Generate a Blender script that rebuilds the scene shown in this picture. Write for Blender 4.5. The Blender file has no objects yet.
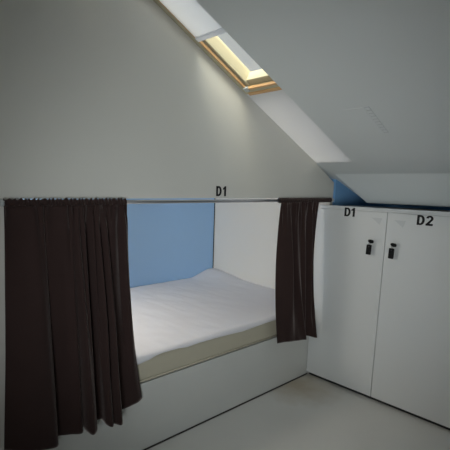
import bpy, bmesh, math, random
from mathutils import Vector, Matrix, noise
random.seed(7)
S = 0.8                                  # survey units -> metres
sc = bpy.context.scene
COL = sc.collection
def V(x, y, z): return Vector((x*S, y*S, z*S))

# ------------------------------------------------------------------ materials
def mat(name, col, rough=.6, spec=.4, metal=0, bump=0, bscale=60, var=0, vscale=3, sheen=0, var_col=None, detail=4, trans=None):
    m = bpy.data.materials.new(name); m.use_nodes = True
    nt = m.node_tree; b = nt.nodes['Principled BSDF']
    b.inputs['Roughness'].default_value = rough
    b.inputs['Metallic'].default_value = metal
    b.inputs['Specular IOR Level'].default_value = spec
    if sheen: b.inputs['Sheen Weight'].default_value = sheen; b.inputs['Sheen Roughness'].default_value = .35; b.inputs['Sheen Tint'].default_value = (1, .86, .82, 1)
    tc = nt.nodes.new('ShaderNodeTexCoord')
    c = (*col, 1)
    if var:
        n = nt.nodes.new('ShaderNodeTexNoise'); n.inputs['Scale'].default_value = vscale; n.inputs['Detail'].default_value = detail
        mx = nt.nodes.new('ShaderNodeMix'); mx.data_type = 'RGBA'
        nt.links.new(tc.outputs['Object'], n.inputs['Vector'])
        v2 = var_col or tuple(x*(1-var) for x in col)
        mx.inputs[6].default_value = c; mx.inputs[7].default_value = (*v2, 1)
        nt.links.new(n.outputs['Fac'], mx.inputs[0]); nt.links.new(mx.outputs[2], b.inputs['Base Color'])
    else: b.inputs['Base Color'].default_value = c
    if bump:
        n2 = nt.nodes.new('ShaderNodeTexNoise'); n2.inputs['Scale'].default_value = bscale; n2.inputs['Detail'].default_value = 3
        bp = nt.nodes.new('ShaderNodeBump'); bp.inputs['Strength'].default_value = bump; bp.inputs['Distance'].default_value = .003
        nt.links.new(tc.outputs['Object'], n2.inputs['Vector']); nt.links.new(n2.outputs['Fac'], bp.inputs['Height'])
        nt.links.new(bp.outputs['Normal'], b.inputs['Normal'])
    return m

WALL = mat('white_wall_paint', (.71, .70, .65), .75, .25, bump=.12, bscale=90, var=.04)
CEIL = mat('white_ceiling_paint', (.78, .81, .81), .8, .2, bump=.1, bscale=90, var=.03)
BOARD = mat('white_laminate', (.70, .715, .715), .42, .4, var=.03, vscale=2)
PANEL = mat('white_bunk_board', (.66, .665, .64), .5, .35, var=.04, vscale=2)
INNER = mat('white_bunk_lining', (.81, .785, .735), .6, .3)
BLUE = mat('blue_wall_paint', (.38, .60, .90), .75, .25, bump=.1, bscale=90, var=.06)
BLUE2 = mat('shaded_blue_wall_paint', (.25, .49, .80), .75, .25, bump=.1, bscale=90, var=.06)  # the bunk blue again, darkened to put the eave's shade into the colour
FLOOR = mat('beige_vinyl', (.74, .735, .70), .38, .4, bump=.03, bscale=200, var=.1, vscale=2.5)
FABRIC = mat('brown_curtain_cloth', (.043, .026, .024), .9, .1, bump=.3, bscale=900, var=.2, vscale=14, sheen=.40)
CHROME = mat('brushed_steel', (.62, .62, .66), .28, .5, 1)
SHEET = mat('white_bed_linen', (.83, .82, .85), .85, .2, bump=.15, bscale=500)
CREAM = mat('cream_mattress_cover', (.57, .53, .42), .85, .2, bump=.25, bscale=400, var=.06, vscale=12)
PINE = mat('varnished_pine', (.76, .50, .27), .4, .4, var=.3, vscale=9, var_col=(.62, .34, .14))
PINE_L = mat('pale_pine', (.58, .53, .37), .45, .4, var=.2, vscale=9)
BLACK = mat('black_vinyl_lettering', (.006, .006, .007), .5, .3)
KEYB = mat('black_plastic', (.008, .008, .009), .6, .2)
DARKM = mat('dark_metal', (.05, .05, .055), .35, .5, .8)
DARK = mat('dark_strip', (.05, .045, .04), .8, .2)
GREYM = mat('pale_grey_sticker', (.50, .53, .54), .5, .3)
STICK = mat('clear_sticker', (.60, .62, .625), .4, .4)
GRILLE = mat('grey_vent_grille', (.62, .64, .645), .6, .3)
BLIND = mat('white_blind_fabric', (.84, .85, .87), .9, .1, bump=.1, bscale=600)

def glass_mat():
    m = bpy.data.materials.new('clear_window_glass'); m.use_nodes = True; nt = m.node_tree
    nt.nodes.clear(); o = nt.nodes.new('ShaderNodeOutputMaterial')
    t = nt.nodes.new('ShaderNodeBsdfTransparent'); t.inputs[0].default_value = (.96, .98, .98, 1)
    g = nt.nodes.new('ShaderNodeBsdfGlossy'); g.inputs['Roughness'].default_value = .02
    mx = nt.nodes.new('ShaderNodeMixShader'); mx.inputs[0].default_value = .05
    nt.links.new(t.outputs[0], mx.inputs[1]); nt.links.new(g.outputs[0], mx.inputs[2]); nt.links.new(mx.outputs[0], o.inputs[0]); return m
GLASS = glass_mat()
def translucent_mat(name, col, tl, rough=.6):
    m = bpy.data.materials.new(name); m.use_nodes = True; nt = m.node_tree
    nt.nodes.clear(); o = nt.nodes.new('ShaderNodeOutputMaterial')
    d = nt.nodes.new('ShaderNodeBsdfDiffuse'); d.inputs[0].default_value = (*col, 1)
    t = nt.nodes.new('ShaderNodeBsdfTranslucent'); t.inputs[0].default_value = (*col, 1)
    mx = nt.nodes.new('ShaderNodeMixShader'); mx.inputs[0].default_value = tl
    nt.links.new(d.outputs[0], mx.inputs[1]); nt.links.new(t.outputs[0], mx.inputs[2]); nt.links.new(mx.outputs[0], o.inputs[0]); return m
PANELT = translucent_mat('translucent_white_panel', (.84, .84, .85), .31)
BLINDT = translucent_mat('translucent_blind_fabric', (.86, .87, .90), .5)

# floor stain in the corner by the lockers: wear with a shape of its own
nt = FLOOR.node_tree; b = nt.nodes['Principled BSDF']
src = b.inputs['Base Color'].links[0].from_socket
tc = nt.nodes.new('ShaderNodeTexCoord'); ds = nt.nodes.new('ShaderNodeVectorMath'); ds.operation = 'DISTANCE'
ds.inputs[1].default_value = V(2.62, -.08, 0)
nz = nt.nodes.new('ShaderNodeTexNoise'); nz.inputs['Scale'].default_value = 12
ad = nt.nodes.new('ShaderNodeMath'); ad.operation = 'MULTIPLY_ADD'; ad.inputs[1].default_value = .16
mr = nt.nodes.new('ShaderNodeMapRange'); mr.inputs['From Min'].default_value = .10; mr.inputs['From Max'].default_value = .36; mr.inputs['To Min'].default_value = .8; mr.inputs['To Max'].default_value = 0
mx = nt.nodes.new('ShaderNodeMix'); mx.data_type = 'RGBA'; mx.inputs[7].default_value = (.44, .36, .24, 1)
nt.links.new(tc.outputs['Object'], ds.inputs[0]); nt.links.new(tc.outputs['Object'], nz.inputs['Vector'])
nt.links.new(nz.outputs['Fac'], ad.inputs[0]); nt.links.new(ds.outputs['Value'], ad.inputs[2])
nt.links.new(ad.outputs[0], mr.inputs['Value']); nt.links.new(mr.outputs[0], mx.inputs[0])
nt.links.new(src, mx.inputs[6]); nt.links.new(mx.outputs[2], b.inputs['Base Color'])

# ------------------------------------------------------------------ helpers
def obj(name, bm, m, parent=None, bevel=0, smooth=False, seg=2):
    bmesh.ops.recalc_face_normals(bm, faces=bm.faces[:])
    me = bpy.data.meshes.new(name); bm.to_mesh(me); bm.free()
    for k in (m if isinstance(m, (list, tuple)) else [m]): me.materials.append(k)
    if smooth:
        for p in me.polygons: p.use_smooth = True
    o = bpy.data.objects.new(name, me); COL.objects.link(o)
    if bevel:
        md = o.modifiers.new('bevel', 'BEVEL'); md.width = bevel; md.segments = seg; md.limit_method = 'ANGLE'; md.angle_limit = math.radians(40)
    if parent:
        bpy.context.view_layer.update()
        o.parent = parent; o.matrix_parent_inverse = parent.matrix_world.inverted()
    return o
def thing(name, label, cat, loc=(0, 0, 0), group=None):
    o = bpy.data.objects.new(name, None); COL.objects.link(o); o.location = V(*loc); o.empty_display_size = .05
    o['label'] = label; o['category'] = cat
    if group: o['group'] = group
    bpy.context.view_layer.update()
    return o
def tag(o, label, cat, group=None):
    o['label'] = label; o['category'] = cat
    if group: o['group'] = group
    return o
def struct(name, bm, m, label=None, cat=None, **k):
    o = obj(name, bm, m, **k); o['kind'] = 'structure'
    if not k.get('parent'):
        o['label'] = label; o['category'] = cat
    return o
def hexa(bm, pts):                       # 8 corners: bottom loop, top loop
    v = [bm.verts.new(V(*p)) for p in pts]
    for f in ((0, 1, 2, 3), (4, 5, 6, 7), (0, 1, 5, 4), (1, 2, 6, 5), (2, 3, 7, 6), (3, 0, 4, 7)): bm.faces.new([v[i] for i in f])
def box(bm, x0, x1, y0, y1, z0, z1):
    hexa(bm, [(x0, y0, z0), (x1, y0, z0), (x1, y1, z0), (x0, y1, z0), (x0, y0, z1), (x1, y0, z1), (x1, y1, z1), (x0, y1, z1)])
def bx(*a):
    bm = bmesh.new(); box(bm, *a); return bm
def prism_y(bm, poly, y0, y1):           # polygon in x-z, extruded along y
    a = [bm.verts.new(V(x, y0, z)) for x, z in poly]; c = [bm.verts.new(V(x, y1, z)) for x, z in poly]
    n = len(poly); bm.faces.new(a); bm.faces.new(c[::-1])
    for i in range(n): bm.faces.new([a[i], a[(i+1) % n], c[(i+1) % n], c[i]])
def tube(bm, pts, r, n=16, cap=True):
    pts = [Vector(p) for p in pts]; rings = []
    for i, p in enumerate(pts):
        d = (pts[min(i+1, len(pts)-1)] - pts[max(i-1, 0)]).normalized()
        a = d.orthogonal().normalized(); c = d.cross(a)
        rr = (r[i] if isinstance(r, (list, tuple)) else r)
        rings.append([bm.verts.new(p + a*rr*math.cos(2*math.pi*k/n) + c*rr*math.sin(2*math.pi*k/n)) for k in range(n)])
    for i in range(len(rings)-1):
        for k in range(n): bm.faces.new([rings[i][k], rings[i][(k+1) % n], rings[i+1][(k+1) % n], rings[i+1][k]])
    if cap: bm.faces.new(rings[0][::-1]); bm.faces.new(rings[-1])

# ------------------------------------------------------------------ setting
RZ = 3.002
CP = [(-.3, RZ), (2.769, 1.682), (2.90, 1.629), (2.945, 1.613), (2.99, 1.599), (3.62, 1.378)]   # ceiling underside
def cz(x):
    for (a, b), (c, d) in zip(CP, CP[1:]):
        if a <= x <= c: return b + (d-b)*(x-a)/(c-a)
    return CP[-1][1]
YE = -.292                                                                  # right edge of the skylight slot
W0, W1, WB = (.80, 2.621), (1.991, 2.046), (2.769, 1.682)                  # slot underside on the wall side: top, sill, foot
def wz(x): return W1[1] + (W1[1]-W0[1])/(W1[0]-W0[0])*(x-W1[0])
N = Vector((.435, 0, .900))                                                 # normal of the roof window

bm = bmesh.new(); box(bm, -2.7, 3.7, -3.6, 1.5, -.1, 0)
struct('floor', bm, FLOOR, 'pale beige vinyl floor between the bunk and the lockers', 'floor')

bm = bmesh.new(); T = .10
prism_y(bm, CP + [(3.80, 1.378), (3.80, 1.45+T), (-.3, RZ+T)], -3.7, YE)
def slab(x0, z0, x1, z1, y0, y1): prism_y(bm, [(x0, z0), (x1, z1), (x1, z1+T), (x0, z0+T)], y0, y1)
prism_y(bm, [(-.3, RZ), (W0[0], cz(W0[0])), (W0[0], cz(W0[0])+T), (-.3, RZ+T)], YE, .03)          # above the window
prism_y(bm, CP[1:] + [(3.80, 1.378), (3.80, 1.45+T), (2.769, 1.682+T)], YE, .045)                    # below the slot
prism_y(bm, [(-.3, RZ), (2.769, 1.682), (3.75, 1.30), (3.75, 1.45+T), (-.3, RZ+T)], .045, 1.6)       # over the bunk
prism_y(bm, [(-2.8, 1.965), (-.3, RZ), (-.3, RZ+T), (-2.8, 1.965+T)], -3.7, 1.6)                      # the other slope
A, B, C_, D, E, F_ = [bm.verts.new(V(*p)) for p in ((2.955, -.040, 1.612), (2.955, -3.6, 1.612), (3.15, -3.6, 1.402), (3.15, -.228, 1.396), (3.61, -.25, 1.383), (3.61, -3.6, 1.383))]
for f in ((A, B, C_, D), (D, C_, F_, E), (A, D, E), (A, E, F_, B), (B, F_, C_)): bm.faces.new(f)      # boxed foot of the slope, made steeper to catch more light, mitred at the wall
struct('ceiling', bm, CEIL, 'sloping white attic ceiling coming down to the lockers', 'ceiling')

# partition wall with the bunk opening
OX0, OX1, OZ = .62, 2.998, 1.425
bm = bmesh.new()
prism_y(bm, [(-2.6, OZ), (3.035, OZ), (3.035, 1.545), (2.769, 1.682), (2.6, 1.82), (2.0, 2.16), (W0[0], 2.68), (-.3, RZ+.05), (-2.6, 2.10)], 0, .035)
prism_y(bm, [(-2.6, 0), (OX0, 0), (OX0, OZ), (-2.6, OZ)], 0, .035)
prism_y(bm, [(OX1, 0), (3.035, 0), (3.035, OZ), (OX1, OZ)], 0, .035)
struct('wall_left', bm, WALL, 'white partition wall with the bunk opening under the skylight', 'wall')
struct('wall_far', bx(3.62, 3.7, -3.6, 1.5, 0, 1.42), BLUE2, 'shaded blue low wall behind the lockers', 'wall')
struct('wall_corner', bx(3.07, 3.62, .004, .08, 0, 1.66), BLUE2, 'shaded blue wall above the lockers beside the white partition end', 'wall')
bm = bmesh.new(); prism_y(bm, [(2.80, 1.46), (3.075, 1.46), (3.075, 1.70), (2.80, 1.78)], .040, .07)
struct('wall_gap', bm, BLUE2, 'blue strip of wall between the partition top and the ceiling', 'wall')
bm = bmesh.new(); prism_y(bm, [(-2.6, 0), (3.62, 0), (3.62, 1.40), (-.3, RZ+.02), (-2.6, 2.1)], -3.6, -3.5)
struct('wall_right', bm, WALL, 'white side wall across the room from the bunk', 'wall')
struct('wall_rear', bx(-2.7, -2.6, -3.5, 0, 0, 2.1), WALL, 'white wall at the rear of the room', 'wall')

# bunk alcove
struct('wall_alcove_back', bx(.28, 3.10, 1.378, 1.42, .3, 1.50), BLUE, 'light blue wall at the back of the bunk', 'wall')
struct('wall_alcove_end', bx(3.053, 3.09, .036, 1.378, 0, 1.50), INNER, 'white panel closing the far end of the bunk', 'wall')
struct('wall_alcove_head', bx(.28, .32, .036, 1.378, 0, 1.50), INNER, 'white panel closing the curtained end of the bunk', 'wall')
struct('ceiling_alcove', bx(.28, 3.09, .036, 1.40, 1.50, 1.53), INNER, 'white top board of the bunk alcove', 'ceiling')
# thin dark strips; the one at the floor paints the gap's shadow
struct('gap_shadow_strip', bx(.48, 2.835, -.004, .002, .0, .009), DARK, 'thin dark strip painting the gap shadow where the bunk board meets the floor', 'joint')
struct('trim_2', bx(3.047, 3.053, 1.371, 1.378, .56, 1.50), DARK, 'thin dark joint in the back corner of the bunk', 'joint')

# ---- roof window beside the partition
def wp(x, y, d=0):                        # point on the window plane at x, lifted d along its normal
    return (x + N.x*d, y, wz(x) + N.z*d)
def wbox(bm, x0, x1, y0, y1, d0, d1):
    hexa(bm, [wp(x0, y0, d0), wp(x1, y0, d0), wp(x1, y1, d0), wp(x0, y1, d0), wp(x0, y0, d1), wp(x1, y0, d1), wp(x1, y1, d1), wp(x0, y1, d1)])
def wb(*a):
    bm = bmesh.new(); wbox(bm, *a); return bm
win = thing('window_1', 'narrow pine framed roof window high beside the partition wall', 'window', (1.4, -.15, 2.35))
win['kind'] = 'structure'
bm = bmesh.new(); wbox(bm, .82, 1.985, -.036, -.001, -.004, .108)
wbox(bm, .82, 1.985, YE-.10, YE-.02, .03, .108)
wbox(bm, 1.945, 1.985, YE-.02, -.036, -.004, .108)
wbox(bm, .82, .88, YE-.02, -.036, .03, .108)
struct('outer_frame', bm, PINE_L, parent=win, bevel=.003)
bm = bmesh.new(); wbox(bm, .88, 1.945, -.058, -.036, .012, .080); wbox(bm, 1.905, 1.945, YE-.02, -.058, .022, .080)
struct('sash', bm, PINE_L, parent=win, bevel=.003)
bm = bmesh.new(); wbox(bm, .88, 1.95, -.043, -.033, -.008, .006); wbox(bm, 1.935, 1.948, YE+.012, -.036, -.010, .008); wbox(bm, 1.972, 1.990, YE+.004, -.03, -.012, .0)
struct('bead', bm, PINE, parent=win, bevel=.002)
struct('hinge', wb(1.925, 1.955, -.062, -.03, -.016, .0), GREYM, parent=win, bevel=.003)
struct('glass', wb(.88, 1.905, YE-.02, -.058, .083, .090), GLASS, parent=win)
bl = obj('blind', wb(.83, 1.545, YE+.01, -.047, -.012, -.004), BLINDT, win)
obj('blind_bar', wb(1.535, 1.562, YE+.008, -.045, -.020, -.002), BLINDT, bl, bevel=.004)
# panel under the window, made translucent so daylight brightens it, and the slot's side lining
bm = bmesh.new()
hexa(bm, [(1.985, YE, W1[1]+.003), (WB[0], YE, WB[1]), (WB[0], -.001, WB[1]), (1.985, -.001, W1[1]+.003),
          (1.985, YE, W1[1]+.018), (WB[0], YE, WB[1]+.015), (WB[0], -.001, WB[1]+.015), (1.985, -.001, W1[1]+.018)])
struct('slot_panel', bm, PANELT, 'white panel, made translucent to look bright, sloping from the roof window to the ceiling', 'window')

# ------------------------------------------------------------------ bunk
bed = thing('bunk_bed', 'built-in white bunk base below the mattress and the curtains', 'bed', (1.75, .5, 0))
obj('front_panel', bx(OX0+.002, 2.997, .0, .030, .0, .410), PANEL, bed, bevel=.002)
obj('platform', bx(.325, 3.05, .040, 1.375, .36, .405), PANEL, bed)
for x in (.4, 1.7, 2.9): obj('support', bx(x, x+.06, .05, 1.35, 0, .36), PANEL, bed)

mt = thing('mattress', 'cream mattress on the bunk base, partly under the white sheet', 'mattress', (1.7, .7, .412))
bm = bx(.635, 3.045, .006, 1.370, .412, .554)
obj('cover', bm, CREAM, mt, bevel=.022, seg=4)
bm = bmesh.new(); tube(bm, [V(.66, .004, .424), V(3.03, .004, .424)], .0045, 8); obj('piping', bm, CREAM, mt, smooth=True)

def sm(a, b, x):
    t = max(0, min(1, (x-a)/(b-a))); return t*t*(3-2*t)
HEM = [(.33, .54), (1.15, .530), (1.217, .534), (1.28, .541), (1.317, .552), (1.366, .557), (1.482, .555), (1.549, .547), (1.647, .551), (1.807, .549), (2.034, .539), (2.264, .548), (2.38, .550), (3.05, .548)]
def interp(t, x):
    for (a, b), (c, d) in zip(t, t[1:]):
        if a <= x <= c: return b + (d-b)*(x-a)/(c-a)
    return t[-1][1] if x > t[-1][0] else t[0][1]
bm = bmesh.new(); NX, NY = 150, 60; g = []
for i in range(NX+1):
    x = .632 + (3.05-.632)*i/NX; col = []
    hz = interp(HEM, x)
    # hem, rounded shoulder, then the top
    prof = [(-.004, hz), (-.002, hz*.45+.565*.55), (.012, .5675)]
    for (y, z) in prof: col.append(bm.verts.new(V(x, y, z)))
    for j in range(NY+1):
        t = j/NY; y = .03 + (1.374-.03)*t
        z = .569 + .003*noise.noise((x*3, y*4, 1)) + .0022*noise.noise((x*9+y*5, y*7, 4)) + .0015*noise.noise((x*22, y*5+x*9, 8))
        z += .062*sm(2.72, 3.02, x)*sm(.75, 1.37, y) - .006*sm(.9, 1.37, y)*(1-sm(2.70, 2.85, x))
        col.append(bm.verts.new(V(x, y, z)))
    g.append(col)
for i in range(NX):
    for j in range(len(g[0])-1): bm.faces.new([g[i][j], g[i+1][j], g[i+1][j+1], g[i][j+1]])
sh = obj('bed_sheet', bm, SHEET, smooth=True)
md = sh.modifiers.new('thickness', 'SOLIDIFY'); md.thickness = .003; md.offset = 1
tag(sh, 'smooth white sheet spread over the cream mattress', 'sheet')

# ------------------------------------------------------------------ curtain rod and curtains
RY, RZc = -.022, 1.409
rod = thing('curtain_rod', 'thin steel rod across the top of the bunk opening', 'curtain rod', (1.75, RY, RZc))
bm = bmesh.new(); tube(bm, [V(.542, RY, RZc), V(2.990, RY, RZc)], .0098*S, 20); obj('tube', bm, CHROME, rod, smooth=True)
for x in (.538, 2.985):
    bm = bmesh.new(); tube(bm, [V(x, RY, RZc), V(x+.012, RY, RZc)], .014*S, 16)
    box(bm, x, x+.012, RY, -.0005, RZc-.012, RZc+.012); obj('bracket', bm, GREYM, rod)

def catmull(P, u):
    n = len(P)-1; f = max(0, min(n-1e-6, u*n)); i = int(f); t = f-i
    p0, p1, p2, p3 = P[max(i-1, 0)], P[i], P[i+1], P[min(i+2, n)]
    return [.5*((2*b) + (-a+c)*t + (2*a-5*b+4*c-d)*t*t + (-a+3*b-3*c+d)*t**3) for a, b, c, d in zip(p0, p1, p2, p3)]
def curtain(name, label, top, mid, bot, NU, ruff, sleeve, seed, pleat, extra, zt=1.39, group='brown curtains of the bunk'):
    """top / mid / bot: lists of (x, y, z) control points, equal length, along the cloth."""
    root = thing(name, label, 'curtain', (sleeve[0], RY, RZc), group)
    NV = 70; bm = bmesh.new(); g = []
    for j in range(NV+1):
        v = j/NV; row = []
        for i in range(NU+1):
            u = i/NU
            a, m_, b_ = catmull(top, u), catmull(mid, u), catmull(bot, u)
            p = [x*(1-v)*(1-2*v) + 4*y*v*(1-v) + w*v*(2*v-1) for x, y, w in zip(a, m_, b_)]
            z = a[2] + (b_[2]-a[2])*v
            fr = math.exp(-v*7)
            q = ruff*u*2*math.pi + 1.3*math.sin(u*37+seed) + .9*math.sin(u*19+2*seed)
            y = p[1] - .009*fr*math.sin(q) - .004*math.exp(-v*2.2)*math.sin(q*.5+seed)
            y -= .004*noise.noise((u*14+seed, v*2.5, seed))*(.3+v)
            y += -extra*sm(0, .12, v)*(1-sm(.45, .95, v))*math.sin(2*math.pi*ruff*.62*u + 1.1*math.sin(9*u+seed) + .8*v)*(.35+.65*sm(.35, .6, u))
            x = p[0] + .0035*fr*math.cos(q*.7)
            row.append(bm.verts.new(V(x, min(y, -.006), z)))
        g.append(row)
    for j in range(NV):
        for i in range(NU): bm.faces.new([g[j][i], g[j][i+1], g[j+1][i+1], g[j+1][i]])
    o = obj('cloth_panel', bm, FABRIC, root, smooth=True)
    md = o.modifiers.new('thickness', 'SOLIDIFY'); md.thickness = .0025; md.offset = -1
    # gathered sleeve around the rod with a small ruffle above it
    bm = bmesh.new(); x0, x1 = sleeve; n = int((x1-x0)*420); rings = []
    K = 14
    for i in range(n+1):
        t = i/n; x = x0+(x1-x0)*t
        q = t*(x1-x0)*2*math.pi*50 + 1.2*math.sin(t*31+seed) + .8*math.sin(t*73+seed)
        am = pleat*(1+.35*math.sin(t*53+seed*2))
        ring = []
        for k in range(K):
            an = 2*math.pi*k/K
            r = .0150 + am*math.sin(q + .5*math.sin(an))
            yy = RY + r*math.cos(an); zz = RZc + r*1.15*math.sin(an)
            ring.append(bm.verts.new(V(x + .0025*math.sin(q+an)*(pleat/.003), min(yy, -.002), zz)))
        rings.append(ring)
    for i in range(n):
        for k in range(K): bm.faces.new([rings[i][k], rings[i][(k+1) % K], rings[i+1][(k+1) % K], rings[i+1][k]])
    obj('rod_sleeve', bm, FABRIC, root, smooth=True)
    return root
BL = [(.494, -.050, .355), (.588, -.095, .330), (.686, -.095, .303), (.722, -.070, .292), (.737, -.022, .305), (.795, -.035, .299), (.850, -.055, .294), (.866, -.016, .314), (.869, -.080, .306),
      (.882, -.112, .300), (.911, -.090, .308), (.934, -.030, .312), (.970, -.028, .312), (.971, -.080, .305), (.988, -.100, .296), (1.015, -.070, .290), (1.034, -.108, .292), (1.054, -.085, .293),
      (1.068, -.022, .312), (1.137, -.030, .325), (1.185, -.034, .333), (1.220, -.018, .339)]
tx = [.544, .60, .66, .70, .72, .78, .822, .832, .840, .852, .872, .892, .915, .930, .948, .966, .986, 1.006, 1.028, 1.060, 1.092, 1.116]
TL = [(x, -.036, 1.398) for x in tx]
ML = []
for k, ((a, _, _), (b_, y, _)) in enumerate(zip(TL, BL)):
    w = .42; ML.append((a+(b_-a)*w, -.036+(y+.036)*.75, .86))
ML[-1] = (1.150, -.020, .86); ML[-2] = (1.118, -.034, .86)
curtain('curtain', 'wide brown curtain drawn over the left part of the bunk opening', TL, ML, BL, 260, 17, (.554, 1.122), 1.0, .0030, .017)

BR = [(2.354, -.050, .392), (2.42, -.062, .390), (2.481, -.074, .384), (2.54, -.080, .378), (2.592, -.084, .371), (2.655, -.086, .362), (2.672, -.076, .362), (2.690, -.046, .366), (2.715, -.048, .370), (2.735, -.074, .366), (2.755, -.098, .358), (2.778, -.108, .353)]
txr = [2.330, 2.37, 2.41, 2.45, 2.49, 2.53, 2.57, 2.61, 2.65, 2.69, 2.73, 2.775]
TR = [(x, -.036, 1.396) for x in txr]
MR = [(2.303, -.045, .86), (2.36, -.075, .86), (2.42, -.105, .86), (2.455, -.060, .86), (2.50, -.040, .86), (2.535, -.082, .86), (2.575, -.050, .86), (2.61, -.088, .86), (2.645, -.044, .86), (2.68, -.082, .86), (2.71, -.046, .86), (2.735, -.062, .86)]
curtain('curtain', 'narrow brown curtain bunched beside the lockers', TR, MR, BR, 180, 9, (2.325, 2.965), 3.3, .0007, .012)

# ------------------------------------------------------------------ lettering
def stroke_glyph(bm, polys, org, ax, up, h, depth, nrm):
    """polys: filled convex polygons in glyph space (height 1)."""
    for poly in polys:
        f = [bm.verts.new(org + ax*(x*h) + up*(y*h) + nrm*depth) for x, y in poly]
        k = [bm.verts.new(org + ax*(x*h) + up*(y*h)) for x, y in poly]
        bm.faces.new(f); bm.faces.new(k[::-1]); n = len(poly)
        for i in range(n): bm.faces.new([f[i], f[(i+1) % n], k[(i+1) % n], k[i]])
def ribbon(outer, inner):
    return [[outer[i], outer[i+1], inner[i+1], inner[i]] for i in range(len(outer)-1)]
def arc(cx, cy, rx, ry, a0, a1, n=14):
    return [(cx+rx*math.cos(math.radians(a0+(a1-a0)*i/n)), cy+ry*math.sin(math.radians(a0+(a1-a0)*i/n))) for i in range(n+1)]
W = .235
D_ = [[(0, 0), (W, 0), (W, 1), (0, 1)]] + ribbon([(W, 1)] + arc(.34, .5, .40, .5, 90, -90) + [(W, 0)], [(W, 1-.19)] + arc(.33, .5, .17, .31, 90, -90) + [(W, .19)])
ONE = [[(.20, 0), (.39, 0), (.39, 1), (.23, 1), (.20, .93)], [(.20, .93), (.20, .74), (.0, .64), (.0, .80)]]
ONE[0] = [(.16, 0), (.40, 0), (.40, 1), (.215, 1), (.16, .90)]
ONE[1] = [(.215, 1), (.16, .90), (.16, .72), (-.02, .62), (-.02, .80), (.11, .88)]
oc = arc(.34, .70, .34, .30, 175, -38, 16); ic = arc(.34, .70, .12, .115, 175, -38, 16)
TWO = ribbon(oc + [(.30, .17)], ic + [(.03, .0)]) + [[(0, 0), (.68, 0), (.68, .175), (.02, .175)]]
TWO = ribbon(oc + [(.34, .20), (.34, .20)], ic + [(-.02, .12), (.0, .0)]) + [[(0, 0), (.67, 0), (.67, .20), (.0, .20)]]
def lettering(second, org, ax, up, nrm, h, gap=.90):
    bm = bmesh.new()
    stroke_glyph(bm, D_, org, ax, up, h, .0012, nrm)
    stroke_glyph(bm, second, org + ax*(h*gap), ax, up, h, .0012, nrm)
    return bm
o = obj('number_lettering', lettering(ONE, V(1.756, -.0002, 1.4375), Vector((1, 0, 0)), Vector((0, 0, 1)), Vector((0, -1, 0)), .059*S, .98), BLACK)
o.scale = (1, 1, 1)
tag(o, 'black D1 lettering on the wall above the curtain rod', 'lettering')

# ------------------------------------------------------------------ lockers
LX, LY0, LY1, LYm, LT = 2.82, -.002, -1.096, -.5485, 1.375
lk = thing('locker_cabinet', 'white two-door locker cabinet under the sloping ceiling', 'locker', (3.1, -.56, 0))
bm = bmesh.new()
box(bm, LX+.004, 3.40, LY0-.022, LY0, .028, 1.362); box(bm, LX+.004, 3.40, LY1, LY1+.022, .028, 1.362)
box(bm, LX+.03, 3.40, LYm-.011, LYm+.011, .028, 1.345); box(bm, 3.38, 3.40, LY1, LY0, .028, 1.362)
box(bm, LX+.024, 3.40, LY1, LY0, 1.342, 1.362); box(bm, LX+.026, 3.40, LY1, LY0, .028, .045)
obj('carcass', bm, BOARD, lk)
obj('plinth', bx(LX+.03, 3.36, LY1+.01, LY0-.01, 0, .028), DARKM, lk)
obj('top_rail', bx(LX, LX+.024, LY1, LY0, 1.349, LT), BOARD, lk, bevel=.0015)
yx = Vector((0, -1, 0)); up = Vector((0, 0, 1)); nx = Vector((-1, 0, 0))
def door(y0, y1, let, lx, lz, ky, kz, lab):
    d = obj('door', bx(LX, LX+.022, y1, y0, .030, 1.3475), BOARD, lk, bevel=.0018); d['label'] = lab
    t = obj('number_lettering', lettering(let, V(LX-.0002, lx, lz), yx, up, nx, .063*S, .86), BLACK, d); t['label'] = 'black bold lettering'
    # faint triangular sticker above the lock
    bm = bmesh.new(); a = [V(LX-.0012, ky+.020, kz+.165), V(LX-.0012, ky-.055, kz+.165), V(LX-.0012, ky-.040, kz+.120)]
    f = [bm.verts.new(p) for p in a]; k = [bm.verts.new(p + Vector((.001, 0, 0))) for p in a]
    bm.faces.new(f); bm.faces.new(k[::-1])
    for i in range(3): bm.faces.new([f[i], f[(i+1) % 3], k[(i+1) % 3], k[i]])
    obj('sticker', bm, STICK, d)
    bm = bmesh.new(); tube(bm, [V(LX+.002, ky, kz), V(LX-.010, ky, kz), V(LX-.012, ky, kz)], [.011*S, .011*S, .009*S], 20)
    obj('lock', bm, DARKM, d)
    return d
door(LY0-.002, LYm+.002, ONE, -.234, 1.303, -.460, 1.143, 'left door marked D1')
door(LYm-.002, LY1+.002, TWO, -.741, 1.283, -.617, 1.137, 'right door marked D2')
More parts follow.
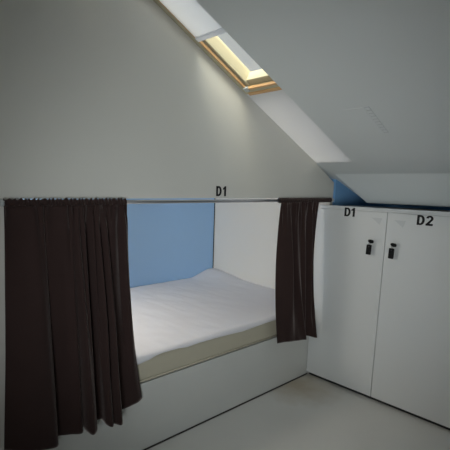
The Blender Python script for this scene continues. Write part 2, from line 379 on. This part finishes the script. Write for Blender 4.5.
def key(ky, kz, tilt, lab):
    r = thing('locker_key', lab, 'key', (LX-.012, ky, kz), 'keys in the locker doors')
    # bow of the key: a flattened oval turned across the keyhole, on a short blade
    bm = bmesh.new(); bmesh.ops.create_uvsphere(bm, u_segments=20, v_segments=12, radius=1)
    bmesh.ops.scale(bm, vec=(.009*S, .021*S, .012*S), verts=bm.verts)
    bmesh.ops.rotate(bm, matrix=Matrix.Rotation(math.radians(tilt), 3, 'X'), verts=bm.verts)
    bmesh.ops.translate(bm, vec=V(LX-.028, ky-.003, kz+.003), verts=bm.verts)
    tube(bm, [V(LX-.010, ky, kz), V(LX-.026, ky, kz)], .005*S, 10)
    obj('key_bow', bm, KEYB, r, smooth=True)
    bm = bmesh.new(); c = V(LX-.026, ky+.006, kz-.012); R = .012*S
    tube(bm, [c + Vector((R*.25*math.sin(a), R*math.sin(a)*.5, R*math.cos(a))) for a in [2*math.pi*i/18 for i in range(19)]], .0013*S, 6, False)
    obj('ring', bm, DARKM, r, smooth=True)
    bm = bx(LX-.033, LX-.022, ky-.011, ky+.024, kz-.090, kz-.020)
    bmesh.ops.rotate(bm, cent=V(LX-.027, ky+.006, kz-.02), matrix=Matrix.Rotation(math.radians(tilt*.12), 3, 'X'), verts=bm.verts)
    obj('key_tag', bm, KEYB, r, bevel=.004, seg=3)
    bm = bmesh.new(); tube(bm, [V(LX-.0345, ky+.006, kz-.033), V(LX-.0325, ky+.006, kz-.033)], .004*S, 12); obj('tag_eyelet', bm, DARKM, r)
key(-.460, 1.143, 14, 'black key with black tag hanging in the door marked D1')
key(-.617, 1.137, 14, 'black key with black tag hanging in the door marked D2')

# ------------------------------------------------------------------ vent plate in the slope
vt = thing('ceiling_vent', 'small white square vent plate with a slotted edge in the sloping ceiling', 'vent', (2.32, -.59, cz(2.32)))
SL = -.43; n_ = Vector((.395, 0, .919))
def cb(x0, x1, y0, y1, d0, d1):
    bm = bmesh.new(); P = lambda x, y, d: (x - n_.x*d, y, cz(x) - n_.z*d)
    hexa(bm, [P(x0, y0, d0), P(x1, y0, d0), P(x1, y1, d0), P(x0, y1, d0), P(x0, y0, d1), P(x1, y0, d1), P(x1, y1, d1), P(x0, y1, d1)]); return bm
obj('plate', cb(2.197, 2.440, -.652, -.506, -.001, .0025), CEIL, vt, bevel=.002)
obj('grille_back', cb(2.197, 2.445, -.683, -.655, -.001, .0015), GRILLE, vt)
bm = bmesh.new()
for k in range(9):
    x = 2.203 + k*.027; c = cb(x, x+.018, -.681, -.657, .001, .0035); me = bpy.data.meshes.new('t'); c.to_mesh(me); c.free(); bm.from_mesh(me); bpy.data.meshes.remove(me)
obj('grille', bm, CEIL, vt)

# ------------------------------------------------------------------ light
wd = bpy.data.worlds.new('overcast_sky'); sc.world = wd; wd.use_nodes = True
bg = wd.node_tree.nodes['Background']; bg.inputs[0].default_value = (.95, .98, 1.0, 1); bg.inputs[1].default_value = .50
def area(name, loc, target, sx, sy, power, col):
    L = bpy.data.lights.new(name, 'AREA'); L.shape = 'RECTANGLE'; L.size = sx*S; L.size_y = sy*S; L.energy = power; L.color = col
    o = bpy.data.objects.new(name, L); COL.objects.link(o); o.location = V(*loc)
    o.rotation_euler = (V(*target)-V(*loc)).to_track_quat('-Z', 'Y').to_euler(); return o
area('bunk_fill_light', (.75, .80, 1.47), (1.15, .75, .5), .5, .12, 6.3, (1, .93, .82))  # unseen light added to brighten the bunk interior
area('rear_fill_light', (-1.0, -1.6, 2.66), (-.2, -1.6, 1.0), .9, 1.4, 2.6, (.95, .99, 1))  # added fill under the closed rear slope, which has no skylight
def sun(name, d, e, ang, col):
    L = bpy.data.lights.new(name, 'SUN'); L.energy = e; L.angle = math.radians(ang); L.color = col
    o = bpy.data.objects.new(name, L); COL.objects.link(o); o.location = V(1.5, -2, 6); o.rotation_euler = Vector(d).to_track_quat('-Z', 'Y').to_euler()
sun('hazy_sun', (.62, .46, -.66), 9, 60, (1, .88, .64))
sun('bright_cloud', (.62, .22, -.75), 7.5, 100, (.97, .99, 1))
L = bpy.data.lights.new('room_fill_spot', 'SPOT'); L.energy = 84; L.spot_size = math.radians(60); L.spot_blend = 1; L.shadow_soft_size = .25; L.color = (.93, .985, 1)  # unseen spot added behind the camera, brightening the middle more than the corners
o = bpy.data.objects.new('room_fill_spot', L); COL.objects.link(o); o.location = V(-.6, -2.2, 1.08)
o.rotation_euler = (V(1.98, -.05, 1.22)-V(-.6, -2.2, 1.08)).to_track_quat('-Z', 'Y').to_euler()

# ------------------------------------------------------------------ camera
F = Vector((0.6597984, 0.7335613, -0.1629534)); U = Vector((0.0910703, 0.1371948, 0.9863487)); R = Vector((0.7459036, -0.6655315, 0.0237152))
cd = bpy.data.cameras.new('camera'); co = bpy.data.objects.new('camera', cd); COL.objects.link(co)
co.matrix_world = Matrix(((R.x, U.x, -F.x, 0), (R.y, U.y, -F.y, -1.84555*S), (R.z, U.z, -F.z, 1.5*S), (0, 0, 0, 1)))
cd.sensor_fit = 'HORIZONTAL'; cd.sensor_width = 36; cd.lens = 36*424.9077/450
cd.shift_x = 22.47212/450; cd.shift_y = 30.3088/450; cd.clip_start = .02
sc.camera = co
sc.view_settings.view_transform = 'Standard'; sc.view_settings.look = 'None'
sc.view_settings.exposure = 0; sc.view_settings.gamma = 1; sc.view_settings.use_curve_mapping = False
sc.cycles.use_denoising = True; sc.cycles.max_bounces = 12; sc.cycles.diffuse_bounces = 8
